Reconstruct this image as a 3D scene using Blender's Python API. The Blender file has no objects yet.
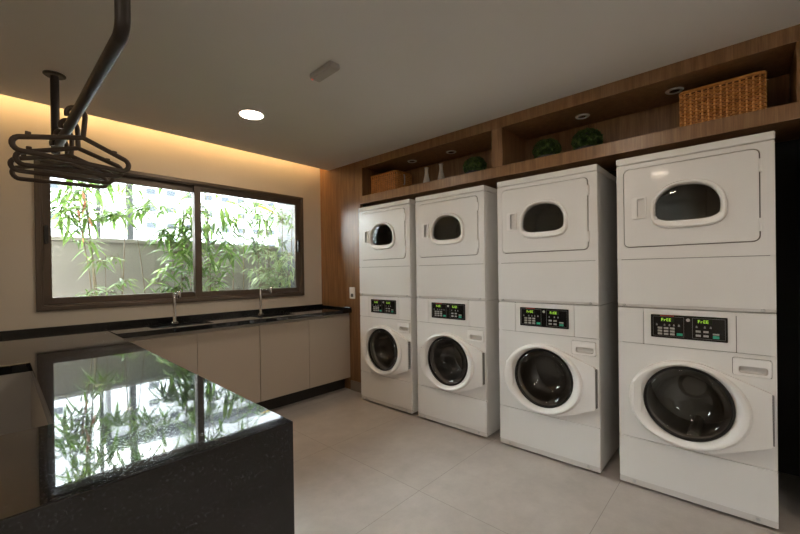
import bpy, bmesh, math, random
from mathutils import Vector, Matrix, Euler

R = random.Random(7)
scene = bpy.context.scene
COL = scene.collection
PI = math.pi

# ----------------------------------------------------------------- materials
def new_mat(name):
    m = bpy.data.materials.new(name); m.use_nodes = True
    return m, m.node_tree, m.node_tree.nodes['Principled BSDF']

def mat(name, col, rough=0.5, metal=0.0, spec=0.5, coat=0.0, ior=None):
    m, nt, b = new_mat(name)
    b.inputs['Base Color'].default_value = (*col, 1)
    b.inputs['Roughness'].default_value = rough
    b.inputs['Metallic'].default_value = metal
    b.inputs['Specular IOR Level'].default_value = spec
    b.inputs['Coat Weight'].default_value = coat
    b.inputs['Coat Roughness'].default_value = 0.08
    if ior: b.inputs['IOR'].default_value = ior
    return m

def pos(nt, scale=(1, 1, 1), obj=True):
    tc = nt.nodes.new('ShaderNodeTexCoord'); mp = nt.nodes.new('ShaderNodeMapping')
    mp.inputs['Scale'].default_value = scale
    nt.links.new(tc.outputs['Object'], mp.inputs['Vector'])
    return mp.outputs['Vector']

def noise(nt, vec, scale, detail=4, rough=0.55):
    n = nt.nodes.new('ShaderNodeTexNoise')
    n.inputs['Scale'].default_value = scale; n.inputs['Detail'].default_value = detail
    n.inputs['Roughness'].default_value = rough
    nt.links.new(vec, n.inputs['Vector'])
    return n.outputs['Fac']

def ramp(nt, fac, stops):
    r = nt.nodes.new('ShaderNodeValToRGB'); e = r.color_ramp.elements
    e[0].position, e[0].color = stops[0][0], (*stops[0][1], 1)
    e[1].position, e[1].color = stops[-1][0], (*stops[-1][1], 1)
    for p, c in stops[1:-1]:
        k = e.new(p); k.color = (*c, 1)
    nt.links.new(fac, r.inputs['Fac'])
    return r.outputs['Color']

def mix(nt, fac, a, b):
    n = nt.nodes.new('ShaderNodeMix'); n.data_type = 'RGBA'
    for sock, v in ((n.inputs['Factor'], fac), (n.inputs['A'], a), (n.inputs['B'], b)):
        if isinstance(v, (int, float)): sock.default_value = v
        elif isinstance(v, tuple): sock.default_value = (*v, 1)
        else: nt.links.new(v, sock)
    return n.outputs['Result']

def bump(nt, b, fac, strength, dist=0.002):
    n = nt.nodes.new('ShaderNodeBump'); n.inputs['Strength'].default_value = strength
    n.inputs['Distance'].default_value = dist
    nt.links.new(fac, n.inputs['Height']); nt.links.new(n.outputs['Normal'], b.inputs['Normal'])

def emit(name, col, strength):
    m, nt, b = new_mat(name)
    b.inputs['Base Color'].default_value = (*col, 1)
    b.inputs['Emission Color'].default_value = (*col, 1)
    b.inputs['Emission Strength'].default_value = strength
    return m

def mottled(name, c1, c2, scale, rough, sc=(1, 1, 1), spec=0.5, b_str=0.0):
    m, nt, b = new_mat(name)
    f = noise(nt, pos(nt, sc), scale, 6)
    nt.links.new(ramp(nt, f, [(0.3, c1), (0.7, c2)]), b.inputs['Base Color'])
    b.inputs['Roughness'].default_value = rough
    b.inputs['Specular IOR Level'].default_value = spec
    if b_str: bump(nt, b, f, b_str)
    return m

def wood_mat():
    m, nt, b = new_mat('walnut_veneer')
    f1 = noise(nt, pos(nt, (9, 9, 0.7)), 3.0, 6, 0.65)
    f2 = noise(nt, pos(nt, (60, 60, 1.6)), 3.0, 4, 0.6)
    c = ramp(nt, f1, [(0.3, (0.175, 0.086, 0.034)), (0.5, (0.255, 0.133, 0.056)), (0.72, (0.34, 0.188, 0.085))])
    c2 = ramp(nt, f2, [(0.35, (0.62, 0.58, 0.55)), (0.6, (1, 1, 1))])
    mu = nt.nodes.new('ShaderNodeMix'); mu.data_type = 'RGBA'; mu.blend_type = 'MULTIPLY'
    mu.inputs['Factor'].default_value = 0.6
    nt.links.new(c, mu.inputs['A']); nt.links.new(c2, mu.inputs['B'])
    nt.links.new(mu.outputs['Result'], b.inputs['Base Color'])
    b.inputs['Roughness'].default_value = 0.34
    bump(nt, b, f2, 0.08, 0.001)
    return m

def granite_mat():
    m, nt, b = new_mat('black_granite')
    f1 = noise(nt, pos(nt, (1, 1, 1)), 190, 3, 0.7)
    f2 = noise(nt, pos(nt, (3.0, 9.0, 9.0)), 2.2, 6, 0.7)
    c1 = ramp(nt, f1, [(0.42, (0.005, 0.005, 0.006)), (0.58, (0.014, 0.016, 0.020)), (0.74, (0.058, 0.066, 0.084))])
    c2 = ramp(nt, f2, [(0.35, (0.25, 0.25, 0.25)), (0.70, (1, 1, 1))])
    mu = nt.nodes.new('ShaderNodeMix'); mu.data_type = 'RGBA'; mu.blend_type = 'MULTIPLY'
    mu.inputs['Factor'].default_value = 1.0
    nt.links.new(c1, mu.inputs['A']); nt.links.new(c2, mu.inputs['B'])
    nt.links.new(mu.outputs['Result'], b.inputs['Base Color'])
    rr = nt.nodes.new('ShaderNodeMapRange'); nt.links.new(f1, rr.inputs['Value'])
    rr.inputs['From Min'].default_value = 0.54; rr.inputs['From Max'].default_value = 0.70
    rr.inputs['To Min'].default_value = 0.025; rr.inputs['To Max'].default_value = 0.22
    nt.links.new(rr.outputs[0], b.inputs['Roughness'])
    b.inputs['IOR'].default_value = 1.62
    return m

def floor_mat():
    m, nt, b = new_mat('porcelain_tile')
    v = pos(nt)
    sx = nt.nodes.new('ShaderNodeSeparateXYZ'); nt.links.new(v, sx.inputs[0])
    def joint(out, off, step):
        a = nt.nodes.new('ShaderNodeMath'); a.operation = 'SUBTRACT'; a.inputs[1].default_value = off
        nt.links.new(out, a.inputs[0])
        d = nt.nodes.new('ShaderNodeMath'); d.operation = 'DIVIDE'; d.inputs[1].default_value = step
        nt.links.new(a.outputs[0], d.inputs[0])
        p = nt.nodes.new('ShaderNodeMath'); p.operation = 'PINGPONG'; p.inputs[1].default_value = 0.5
        nt.links.new(d.outputs[0], p.inputs[0])
        l = nt.nodes.new('ShaderNodeMath'); l.operation = 'LESS_THAN'; l.inputs[1].default_value = 0.0016 / step
        nt.links.new(p.outputs[0], l.inputs[0])
        return l.outputs[0]
    j1 = joint(sx.outputs['Y'], 1.413, 0.85); j2 = joint(sx.outputs['X'], 1.695, 1.70)
    mx = nt.nodes.new('ShaderNodeMath'); mx.operation = 'MAXIMUM'
    nt.links.new(j1, mx.inputs[0]); nt.links.new(j2, mx.inputs[1])
    n1 = noise(nt, v, 1.7, 8, 0.6); n2 = noise(nt, v, 9, 6, 0.7)
    c = ramp(nt, n1, [(0.3, (0.41, 0.378, 0.355)), (0.7, (0.53, 0.492, 0.462))])
    c2 = ramp(nt, n2, [(0.3, (0.87, 0.87, 0.87)), (0.65, (1, 1, 1))])
    mu = nt.nodes.new('ShaderNodeMix'); mu.data_type = 'RGBA'; mu.blend_type = 'MULTIPLY'
    mu.inputs['Factor'].default_value = 1.0
    nt.links.new(c, mu.inputs['A']); nt.links.new(c2, mu.inputs['B'])
    nt.links.new(mix(nt, mx.outputs[0], mu.outputs['Result'], (0.27, 0.245, 0.225)), b.inputs['Base Color'])
    rr = nt.nodes.new('ShaderNodeMapRange'); nt.links.new(n2, rr.inputs['Value'])
    rr.inputs['To Min'].default_value = 0.30; rr.inputs['To Max'].default_value = 0.44
    nt.links.new(rr.outputs[0], b.inputs['Roughness'])
    return m

def glass_mat(name, tint, ior, rough=0.0):
    m = bpy.data.materials.new(name); m.use_nodes = True; nt = m.node_tree
    nt.nodes.clear()
    o = nt.nodes.new('ShaderNodeOutputMaterial'); t = nt.nodes.new('ShaderNodeBsdfTransparent')
    g = nt.nodes.new('ShaderNodeBsdfGlossy'); fr = nt.nodes.new('ShaderNodeFresnel'); mx = nt.nodes.new('ShaderNodeMixShader')
    t.inputs['Color'].default_value = (*tint, 1); g.inputs['Roughness'].default_value = rough
    fr.inputs['IOR'].default_value = ior
    nt.links.new(fr.outputs[0], mx.inputs[0]); nt.links.new(t.outputs[0], mx.inputs[1])
    nt.links.new(g.outputs[0], mx.inputs[2]); nt.links.new(mx.outputs[0], o.inputs['Surface'])
    return m

def leaf_mat(name, stops, scale=3.0):
    m, nt, b = new_mat(name)
    f = noise(nt, pos(nt), scale, 3, 0.6)
    c = ramp(nt, f, stops)
    nt.links.new(c, b.inputs['Base Color'])
    b.inputs['Roughness'].default_value = 0.45
    tr = nt.nodes.new('ShaderNodeBsdfTranslucent'); nt.links.new(c, tr.inputs['Color'])
    ms = nt.nodes.new('ShaderNodeMixShader'); ms.inputs[0].default_value = 0.4
    nt.links.new(b.outputs[0], ms.inputs[1]); nt.links.new(tr.outputs[0], ms.inputs[2])
    nt.links.new(ms.outputs[0], nt.nodes['Material Output'].inputs['Surface'])
    return m

M = dict(
    enamel=mat('white_enamel', (0.755, 0.75, 0.74), 0.30, coat=0.25),
    enamel_gap=mat('seam_shadow_grey', (0.16, 0.15, 0.14), 0.6),
    plastic=mat('white_plastic', (0.82, 0.815, 0.805), 0.33),
    drawer_well=mat('drawer_well_plastic', (0.62, 0.60, 0.58), 0.45),
    panel_black=mat('panel_black', (0.010, 0.010, 0.011), 0.18),
    panel_line=mat('panel_outline_grey', (0.20, 0.20, 0.20), 0.5),
    key=mat('key_grey', (0.34, 0.33, 0.31), 0.5),
    start=mat('start_key_green', (0.02, 0.33, 0.20), 0.4),
    icon=mat('icon_grey', (0.22, 0.22, 0.22), 0.5),
    red_print=mat('red_print', (0.55, 0.05, 0.02), 0.5),
    lcd=mat('display_window', (0.02, 0.028, 0.018), 0.2),
    seg=emit('green_segments', (0.45, 0.85, 0.07), 0.38),
    badge=mat('silver_badge', (0.55, 0.55, 0.55), 0.3, 0.6),
    gasket=mat('dark_gasket', (0.018, 0.019, 0.020), 0.35),
    drum=mat('drum_steel', (0.52, 0.50, 0.47), 0.42, 0.35),
    drum_dark=mat('drum_back_steel', (0.62, 0.60, 0.56), 0.45, 0.3),
    bowl=glass_mat('smoked_glass', (0.66, 0.64, 0.61), 1.6),
    dglass=glass_mat('dryer_glass', (0.86, 0.87, 0.85), 1.55),
    wood=wood_mat(),
    granite=granite_mat(),
    floor=floor_mat(),
    ceiling=mottled('ceiling_paint', (0.84, 0.835, 0.83), (0.865, 0.86, 0.855), 2.0, 0.9),
    wall=mottled('wall_paint', (0.70, 0.635, 0.545), (0.735, 0.665, 0.575), 1.5, 0.85),
    niche=mottled('charcoal_niche', (0.022, 0.021, 0.020), (0.030, 0.029, 0.027), 3.0, 0.7),  # even near-black tone on the niche surfaces
    bronze=mat('bronze_aluminium', (0.120, 0.093, 0.072), 0.42, 0.35),
    black_plastic=mat('black_plastic', (0.012, 0.012, 0.012), 0.4),
    pane=glass_mat('window_glass', (0.97, 0.985, 0.975), 1.45),
    greige=mottled('greige_lacquer', (0.505, 0.435, 0.365), (0.525, 0.455, 0.382), 2.0, 0.30),
    carcass=mat('carcass_dark', (0.10, 0.088, 0.075), 0.6),
    alu=mat('channel_aluminium', (0.44, 0.41, 0.37), 0.45, 0.5),
    kick=mat('kick_black', (0.020, 0.018, 0.016), 0.6),
    chrome=mat('chrome', (0.72, 0.72, 0.72), 0.12, 1.0),
    steel=mottled('brushed_steel', (0.55, 0.54, 0.52), (0.62, 0.61, 0.59), 40, 0.34, (1, 12, 1)),
    basin=mottled('grey_basin', (0.34, 0.325, 0.305), (0.36, 0.345, 0.325), 6, 0.55),
    rail=mat('dark_bronze_pipe', (0.026, 0.019, 0.015), 0.5),
    hanger=mat('brown_plastic', (0.072, 0.050, 0.036), 0.45),
    lamp_ring=mat('lamp_trim_white', (0.80, 0.79, 0.77), 0.5),
    lamp_on=emit('lamp_diffuser_warm', (1.0, 0.83, 0.65), 130.0),
    led=emit('cove_led', (1.0, 0.66, 0.30), 270.0),
    lamp_off=mat('unlit_lens', (0.05, 0.05, 0.05), 0.2),
    grey_box=mat('grey_housing', (0.50, 0.48, 0.46), 0.5),
    red_led=emit('red_pilot', (1.0, 0.10, 0.05), 2.0),
    wicker=mottled('wicker_cane', (0.34, 0.120, 0.022), (0.62, 0.26, 0.060), 26, 0.5),
    wicker_light=mottled('wicker_stake', (0.55, 0.235, 0.060), (0.76, 0.37, 0.105), 26, 0.5),
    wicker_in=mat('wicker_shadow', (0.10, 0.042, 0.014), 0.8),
    rope=mat('pale_rope', (0.52, 0.46, 0.40), 0.8),
    ceramic=mat('white_ceramic', (0.62, 0.60, 0.57), 0.35),
    pot=mat('grey_pot', (0.06, 0.06, 0.06), 0.6),
    box=leaf_mat('boxwood_leaf', [(0.3, (0.022, 0.050, 0.010)), (0.5, (0.060, 0.115, 0.024)), (0.68, (0.17, 0.26, 0.065))], 22),
    socket=mat('socket_white', (0.80, 0.79, 0.77), 0.4),
    socket_hole=mat('socket_hole', (0.10, 0.10, 0.10), 0.5),
    skirting=mottled('skirting_tile', (0.23, 0.185, 0.14), (0.28, 0.23, 0.18), 3.0, 0.5),
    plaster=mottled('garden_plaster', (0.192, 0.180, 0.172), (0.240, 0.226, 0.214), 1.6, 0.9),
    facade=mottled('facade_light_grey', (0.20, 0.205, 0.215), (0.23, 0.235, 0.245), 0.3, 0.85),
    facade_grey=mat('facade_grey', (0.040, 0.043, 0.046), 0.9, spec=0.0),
    fwin=mat('facade_window', (0.024, 0.027, 0.031), 0.9, spec=0.0),
    soil=mottled('garden_soil', (0.05, 0.038, 0.028), (0.11, 0.085, 0.06), 8, 0.95),
    leaf=leaf_mat('bamboo_leaf', [(0.28, (0.036, 0.080, 0.016)), (0.5, (0.11, 0.20, 0.038)), (0.70, (0.30, 0.42, 0.11))]),
    leaf_grey=leaf_mat('bamboo_leaf_silver', [(0.28, (0.085, 0.135, 0.055)), (0.5, (0.20, 0.27, 0.115)), (0.72, (0.42, 0.48, 0.26))]),
    yellow=leaf_mat('yellow_leaf', [(0.3, (0.65, 0.40, 0.02)), (0.7, (0.75, 0.55, 0.05))]),
    pink=leaf_mat('red_leaf', [(0.3, (0.55, 0.17, 0.12)), (0.7, (0.65, 0.30, 0.20))]),
    culm=mottled('bamboo_culm', (0.085, 0.058, 0.035), (0.155, 0.115, 0.06), 12, 0.6),
    column=mottled('column_grey', (0.022, 0.025, 0.028), (0.04, 0.044, 0.048), 2.5, 0.7),
    exterior=mottled('house_render', (0.50, 0.49, 0.46), (0.55, 0.54, 0.51), 1.0, 0.9),
)

# ----------------------------------------------------------------- mesh helpers
class MB:
    def __init__(self): self.bm = bmesh.new()
    def box(self, x0, x1, y0, y1, z0, z1):
        bm = self.bm
        v = [bm.verts.new((x, y, z)) for x in (x0, x1) for y in (y0, y1) for z in (z0, z1)]
        for f in ((0, 1, 3, 2), (4, 6, 7, 5), (0, 4, 5, 1), (2, 3, 7, 6), (0, 2, 6, 4), (1, 5, 7, 3)):
            bm.faces.new([v[i] for i in f])
        return self
    def tube(self, pts, r, n=10, closed=False, caps=True):
        bm = self.bm; pts = [Vector(p) for p in pts]; N = len(pts)
        rad = r if isinstance(r, (list, tuple)) else [r] * N
        rings = []; prev = None
        for i, p in enumerate(pts):
            a = pts[(i - 1) % N] if (closed or i > 0) else p
            b = pts[(i + 1) % N] if (closed or i < N - 1) else p
            t = (b - a).normalized()
            if prev is None:
                ref = Vector((0, 0, 1)) if abs(t.z) < 0.9 else Vector((1, 0, 0))
                u = t.cross(ref).normalized()
            else:
                u = (prev - t * prev.dot(t)).normalized()
            prev = u; w = t.cross(u)
            rings.append([bm.verts.new(p + (u * math.cos(2 * PI * k / n) + w * math.sin(2 * PI * k / n)) * rad[i]) for k in range(n)])
        for i in range(N if closed else N - 1):
            a, b = rings[i], rings[(i + 1) % N]
            for k in range(n):
                bm.faces.new((a[k], a[(k + 1) % n], b[(k + 1) % n], b[k]))
        if caps and not closed:
            bm.faces.new(rings[0][::-1]); bm.faces.new(rings[-1])
        return self
    def lathe(self, prof, axis_o=(0, 0, 0), axis='z', n=32, cap=True):
        # prof: list of (r, h)
        bm = self.bm; o = Vector(axis_o); rings = []
        for r, h in prof:
            ring = []
            for k in range(n):
                a = 2 * PI * k / n; c, s = math.cos(a) * r, math.sin(a) * r
                p = {'z': (c, s, h), 'y': (c, h, s), 'x': (h, c, s)}[axis]
                ring.append(bm.verts.new(o + Vector(p)))
            rings.append(ring)
        for a, b in zip(rings, rings[1:]):
            for k in range(n):
                bm.faces.new((a[k], a[(k + 1) % n], b[(k + 1) % n], b[k]))
        if cap:
            for g, rv in ((rings[0], prof[0][0]), (rings[-1], prof[-1][0])):
                if rv > 1e-5: bm.faces.new(g)
        return self
    def loft(self, loops, cap0=False, cap1=False):
        bm = self.bm
        rings = [[bm.verts.new(p) for p in l] for l in loops]
        n = len(rings[0])
        for a, b in zip(rings, rings[1:]):
            for k in range(n):
                bm.faces.new((a[k], a[(k + 1) % n], b[(k + 1) % n], b[k]))
        if cap0: bm.faces.new(rings[0])
        if cap1: bm.faces.new(rings[-1])
        return self
    def plate(self, outer, holes, y0, y1):
        """flat plate in the x-z plane (y0 front .. y1 back) with holes"""
        bm = self.bm
        def cap(y):
            edges = []; loops = []
            for loop in [outer] + holes:
                vs = [bm.verts.new((x, y, z)) for x, z in loop]
                loops.append(vs)
                edges += [bm.edges.new((vs[i], vs[(i + 1) % len(vs)])) for i in range(len(vs))]
            bmesh.ops.triangle_fill(bm, edges=edges, use_beauty=True)
            return loops
        a, b = cap(y0), cap(y1)
        for la, lb in zip(a, b):
            n = len(la)
            for k in range(n):
                bm.faces.new((la[k], la[(k + 1) % n], lb[(k + 1) % n], lb[k]))
        return self
    def xform(self, mtx):
        bmesh.ops.transform(self.bm, matrix=mtx, verts=self.bm.verts); return self
    def mesh(self, name, material, smooth=30):
        bm = self.bm
        bmesh.ops.recalc_face_normals(bm, faces=bm.faces)
        me = bpy.data.meshes.new(name)
        if smooth:
            for f in bm.faces: f.smooth = True
            for e in bm.edges:
                if len(e.link_faces) == 2 and e.calc_face_angle(0) > math.radians(smooth): e.smooth = False
        bm.to_mesh(me); bm.free()
        me.materials.append(material)
        return me
    def build(self, name, material, parent=None, smooth=30, bevel=0, seg=2, label=None):
        o = bpy.data.objects.new(name, self.mesh(name, material, smooth))
        COL.objects.link(o)
        if parent is not None: o.parent = parent
        if bevel:
            m = o.modifiers.new('bevel', 'BEVEL'); m.width = bevel; m.segments = seg
            m.limit_method = 'ANGLE'; m.angle_limit = math.radians(40); m.harden_normals = False
        if label: o['label'] = label
        return o

def tag(o, label, cat, group=None, kind=None):
    o['label'] = label; o['category'] = cat
    if group: o['group'] = group
    if kind: o['kind'] = kind
    return o
def thing(name, label, cat, loc=(0, 0, 0), rot=(0, 0, 0), group=None):
    o = bpy.data.objects.new(name, None); o.empty_display_size = 0.1
    COL.objects.link(o); o.location = loc; o.rotation_euler = rot
    return tag(o, label, cat, group)
def struct(o, label=None):
    o['kind'] = 'structure'
    if label: o['label'] = label
    return o
def dup(root, loc=None, rot=None, label=None, group=None):
    r = root.copy(); COL.objects.link(r)
    if loc is not None: r.location = loc
    if rot is not None: r.rotation_euler = rot
    if label: r['label'] = label
    if group: r['group'] = group
    for ch in list(root.children):
        c = ch.copy(); COL.objects.link(c); c.parent = r
        for g in list(ch.children):
            d = g.copy(); COL.objects.link(d); d.parent = c
    return r
def rrect(x0, x1, z0, z1, r, n=6):
    out = []
    for cx, cz, a0 in ((x1 - r, z1 - r, 0), (x0 + r, z1 - r, 90), (x0 + r, z0 + r, 180), (x1 - r, z0 + r, 270)):
        for k in range(n + 1):
            a = math.radians(a0 + 90 * k / n)
            out.append((cx + r * math.cos(a), cz + r * math.sin(a)))
    return out
def circle(cx, cz, rx, rz, n=48):
    return [(cx + rx * math.cos(2 * PI * k / n), cz + rz * math.sin(2 * PI * k / n)) for k in range(n)]
def arch(cx, cz, rx, rt, rb, n=48):
    """dryer window outline: round arched top, flatter bottom"""
    out = []
    for k in range(n):
        a = 2 * PI * k / n; c, s = math.cos(a), math.sin(a)
        if s >= 0: p = 2 / 2.25; x = rx * math.copysign(abs(c) ** p, c); z = rt * s ** p
        else: p = 2 / 3.6; x = rx * math.copysign(abs(c) ** p, c); z = -rb * abs(s) ** p
        out.append((cx + x, cz + z))
    return out
def bx(x0, x1, y0, y1, z0, z1): return MB().box(x0, x1, y0, y1, z0, z1)
def L3(loop, y): return [(x, y, z) for x, z in loop]

# ----------------------------------------------------------------- measured places
H = 1.27
XF, XW, YC, YW, ZC = 2.542, 2.701, 3.201, 3.708, 2.457   # machine fronts, wood face, cabinet fronts, window wall, ceiling
YE = 3.544                                              # edge of the lowered ceiling (cove)
XL, YB, XR, ZTOP = -2.6, -2.6, 3.32, 2.80

# ----------------------------------------------------------------- room shell
struct(bx(XL - .1, XR + .1, YB - .1, YW + .12, -.12, 0).build('floor', M['floor'], smooth=0))
struct(bx(XL, XW, YB, YE, ZC, ZC + .09).build('ceiling', M['ceiling'], smooth=0))
struct(bx(XL, XR + .1, YB, YW + .12, ZTOP, ZTOP + .1).build('ceiling_cove', M['ceiling'], smooth=0))
WX0, WX1, WZ0, WZ1 = .255, 2.455, 1.030, 2.134           # outer window frame
wb = MB().plate([(XL, 0), (XR + .1, 0), (XR + .1, ZTOP), (XL, ZTOP)],
                [[(WX0 + .012, WZ0 + .012), (WX1 - .012, WZ0 + .012), (WX1 - .012, WZ1 - .012), (WX0 + .012, WZ1 - .012)]], YW, YW + .12)
struct(wb.build('wall_back', M['wall'], smooth=0))
DY0, DY1, DZ1 = -1.65, -1.00, 2.12                        # unseen glazed door added for fill daylight, left of and behind the camera
for nm, a in (('wall_left', (YB, DY0, 0, ZTOP)), ('wall_left', (DY1, YW, 0, ZTOP)), ('wall_left', (DY0, DY1, DZ1, ZTOP))):
    struct(bx(XL - .1, XL, *a).build(nm, M['wall'], smooth=0))
dor = struct(bpy.data.objects.new('fill_light_door', None)); COL.objects.link(dor); dor.location = (XL - .05, 0, 0)
MB().plate([(DY0, .0), (DY1, .0), (DY1, DZ1), (DY0, DZ1)], [[(DY0 + .05, .06), (DY1 - .05, .06), (DY1 - .05, DZ1 - .05), (DY0 + .05, DZ1 - .05)]], -.025, .025).xform(Matrix(((0, 1, 0, 0), (1, 0, 0, 0), (0, 0, 1, 0), (0, 0, 0, 1)))).build('sash', M['bronze'], dor, smooth=0)
bx(-.003, .003, DY0 + .049, DY1 - .049, .059, DZ1 - .049).build('glass_pane', M['pane'], dor, smooth=0)
struct(bx(-9, XL - .1, -8, 8, -.15, -.02).build('ground_terrace', M['exterior'], smooth=0))
struct(bx(-5.1, -4.9, -8, 3.0, -.02, 2.0).build('wall_light_block', M['plaster'], smooth=0))  # unseen wall added to keep low sky light off the dryers
struct(bx(XL - .1, XR + .1, YB - .1, YB, 0, ZTOP).build('wall_front', M['wall'], smooth=0))
# the wall that carries the machines: dark niche, wooden panel and plinth
struct(bx(XR, XR + .1, YB, YW, 0, ZTOP).build('wall_right', M['niche'], smooth=0))
struct(bx(XW, XW + .04, 3.011, YW, .0, ZTOP).build('wall_panel', M['wood'], smooth=0, bevel=.001))
struct(bx(XW - .0, XR, YB, -.235, 0, ZTOP).build('wall_niche', M['niche'], smooth=0))
struct(bx(XW - .012, XW, 2.9, 3.19, 0, .105).build('baseboard_right', M['skirting'], smooth=0, bevel=.002))

# ----------------------------------------------------------------- overhead shelf
sh = thing('overhead_shelf', 'long walnut open shelf box under the ceiling above the row of machines', 'shelf', (XW, 0, 2.0))
def S(name, x0, x1, y0, y1, z0, z1):
    return bx(x0 - XW, x1 - XW, y0, y1, z0 - 2.0, z1 - 2.0).build(name, M['wood'], sh, smooth=0, bevel=.0012)
S('bottom_board', XW, 3.14, -.232, 3.010, 1.999, 2.082)
S('top_fascia', XW, 3.14, -.232, 3.010, 2.377, ZC + .06)
S('divider', XW, 3.12, 1.373, 1.463, 2.0825, 2.3765)
S('back_panel', 3.12, 3.14, -.232, 3.010, 2.0825, 2.3765)
S('end_panel', XW + .003, 3.119, 2.975, 3.0095, 2.0825, 2.3765)
S('end_panel', XW + .003, 3.119, -.232, -.195, 2.0825, 2.3765)

# recessed spotlights in the shelf, switched off
def shelf_light():
    t = thing('recessed_spotlight', '', 'ceiling light', (0, 0, 2.377), group='unlit spotlights in the shelf ceiling')
    MB().lathe([(.029, -.002), (.031, -.006), (.044, -.006), (.048, -.0005), (.048, 0), (.029, 0)], n=28, cap=False).build('trim_ring', M['lamp_ring'], t)
    MB().lathe([(.0, -.0035), (.012, -.0042), (.026, -.0035), (.029, -.001)], n=24, cap=False).build('lens', M['lamp_off'], t)
    return t
sl = shelf_light()
for i, (x, y, lab) in enumerate([
    (2.890, 2.440, 'unlit round spotlight in the shelf ceiling between the small basket and the vases'),
    (2.925, 1.997, 'unlit round spotlight in the shelf ceiling between the vases and the single topiary ball'),
    (2.919, .857, 'unlit round spotlight in the shelf ceiling over the pair of topiary balls'),
    (2.906, .316, 'unlit round spotlight in the shelf ceiling left of the large basket')]):
    if i == 0: sl.location = (x, y, 2.3767); sl['label'] = lab
    else: dup(sl, (x, y, 2.3767), label=lab)

# wicker baskets
def basket(name, label, x, y0, y1, depth, h, rope=False):
    L = y1 - y0
    t = thing(name, label, 'basket', (x + depth / 2, (y0 + y1) / 2, 2.0825), group='wicker baskets on the shelf')
    hx, hy, r = depth / 2 - .008, L / 2 - .008, .018
    per = rrect(-hx, hx, -hy, hy, r, 3)
    # resample perimeter evenly
    P = [Vector((a, b, 0)) for a, b in per]; seg = [(P[i], P[(i + 1) % len(P)]) for i in range(len(P))]
    tot = sum((b - a).length for a, b in seg); nst = int(tot / .026) // 2 * 2
    def at(s):
        s %= tot
        for a, b in seg:
            l = (b - a).length
            if s <= l: return a.lerp(b, s / l if l else 0), (b - a).normalized()
            s -= l
        return P[0], (P[1] - P[0]).normalized()
    w = MB(); rows = int((h - .02) / .0105)
    for k in range(rows):
        pts = []
        n = nst * 4
        for i in range(n):
            p, d = at(tot * i / n); out = Vector((d.y, -d.x, 0))
            ph = PI * i / 4 + (PI if k % 2 else 0)
            pts.append(p + out * (.0045 * math.cos(ph)) + Vector((0, 0, .008 + k * .0105 + R.uniform(-.001, .001))))
        w.tube(pts, .0046, 5, closed=True)
    w.build('woven_body', M['wicker'], t)
    st = MB()
    for i in range(nst):
        p, d = at(tot * i / nst)
        st.tube([p + Vector((d.y, -d.x, 0)) * .002 + Vector((0, 0, .004)), p + Vector((d.y, -d.x, 0)) * .002 + Vector((0, 0, h))], .0050, 5)
    st.build('stakes', M['wicker_light'], t)
    for kk, (zz, rr) in enumerate(((h - .004, .010), (.006, .009))):
        pts = [at(tot * i / 80)[0] + Vector((0, 0, zz)) for i in range(80)]
        MB().tube(pts, rr, 7, closed=True).build(('rim', 'foot_band')[kk], M['wicker'], t)
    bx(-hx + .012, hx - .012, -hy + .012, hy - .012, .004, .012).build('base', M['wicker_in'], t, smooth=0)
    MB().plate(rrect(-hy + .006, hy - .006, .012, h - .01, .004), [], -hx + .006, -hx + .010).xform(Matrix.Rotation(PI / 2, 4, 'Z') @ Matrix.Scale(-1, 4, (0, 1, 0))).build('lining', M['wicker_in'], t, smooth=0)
    if rope:
        pts = [(.0 + .028 * math.cos(a) - .02, -hy - .014, h * .62 + .055 * math.sin(a)) for a in [PI * k / 12 for k in range(-14, 3)]]
        pts = [(-.012, -hy - .004, h * .88), (-.012, -hy - .016, h * .86), (-.012, -hy - .018, h * .62), (-.012, -hy - .017, h * .42), (-.012, -hy - .004, h * .40)]
        MB().tube(pts, .0075, 7).build('rope_handle', M['rope'], t, label='pale rope handle')
    return t
basket('wicker_basket', 'small orange brown wicker basket with pale rope handle at the left end of the shelf', 2.775, 2.555, 2.935, .26, .205, True)
basket('wicker_basket', 'large wicker basket on the right part of the shelf above the nearest machine', 2.775, -.093, .283, .26, .222)

# slim vases
def vase():
    t = thing('bottle_vase', '', 'vase', group='slim white vases on the shelf')
    pr = [(.0, .0), (.036, .0), (.039, .006), (.037, .05), (.030, .095), (.021, .135), (.0165, .17), (.0175, .20), (.021, .214), (.017, .214), (.013, .19), (.012, .12), (0, .11)]
    MB().lathe(pr, n=28, cap=False).build('vase_body', M['ceramic'], t)
    return t
va = vase(); va.location = (2.95, 2.309, 2.0825); va['label'] = 'slim white bottle vase on the shelf nearer the small basket'
dup(va, (2.95, 2.132, 2.0825), label='slim white bottle vase on the shelf nearer the single topiary ball')

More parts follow.
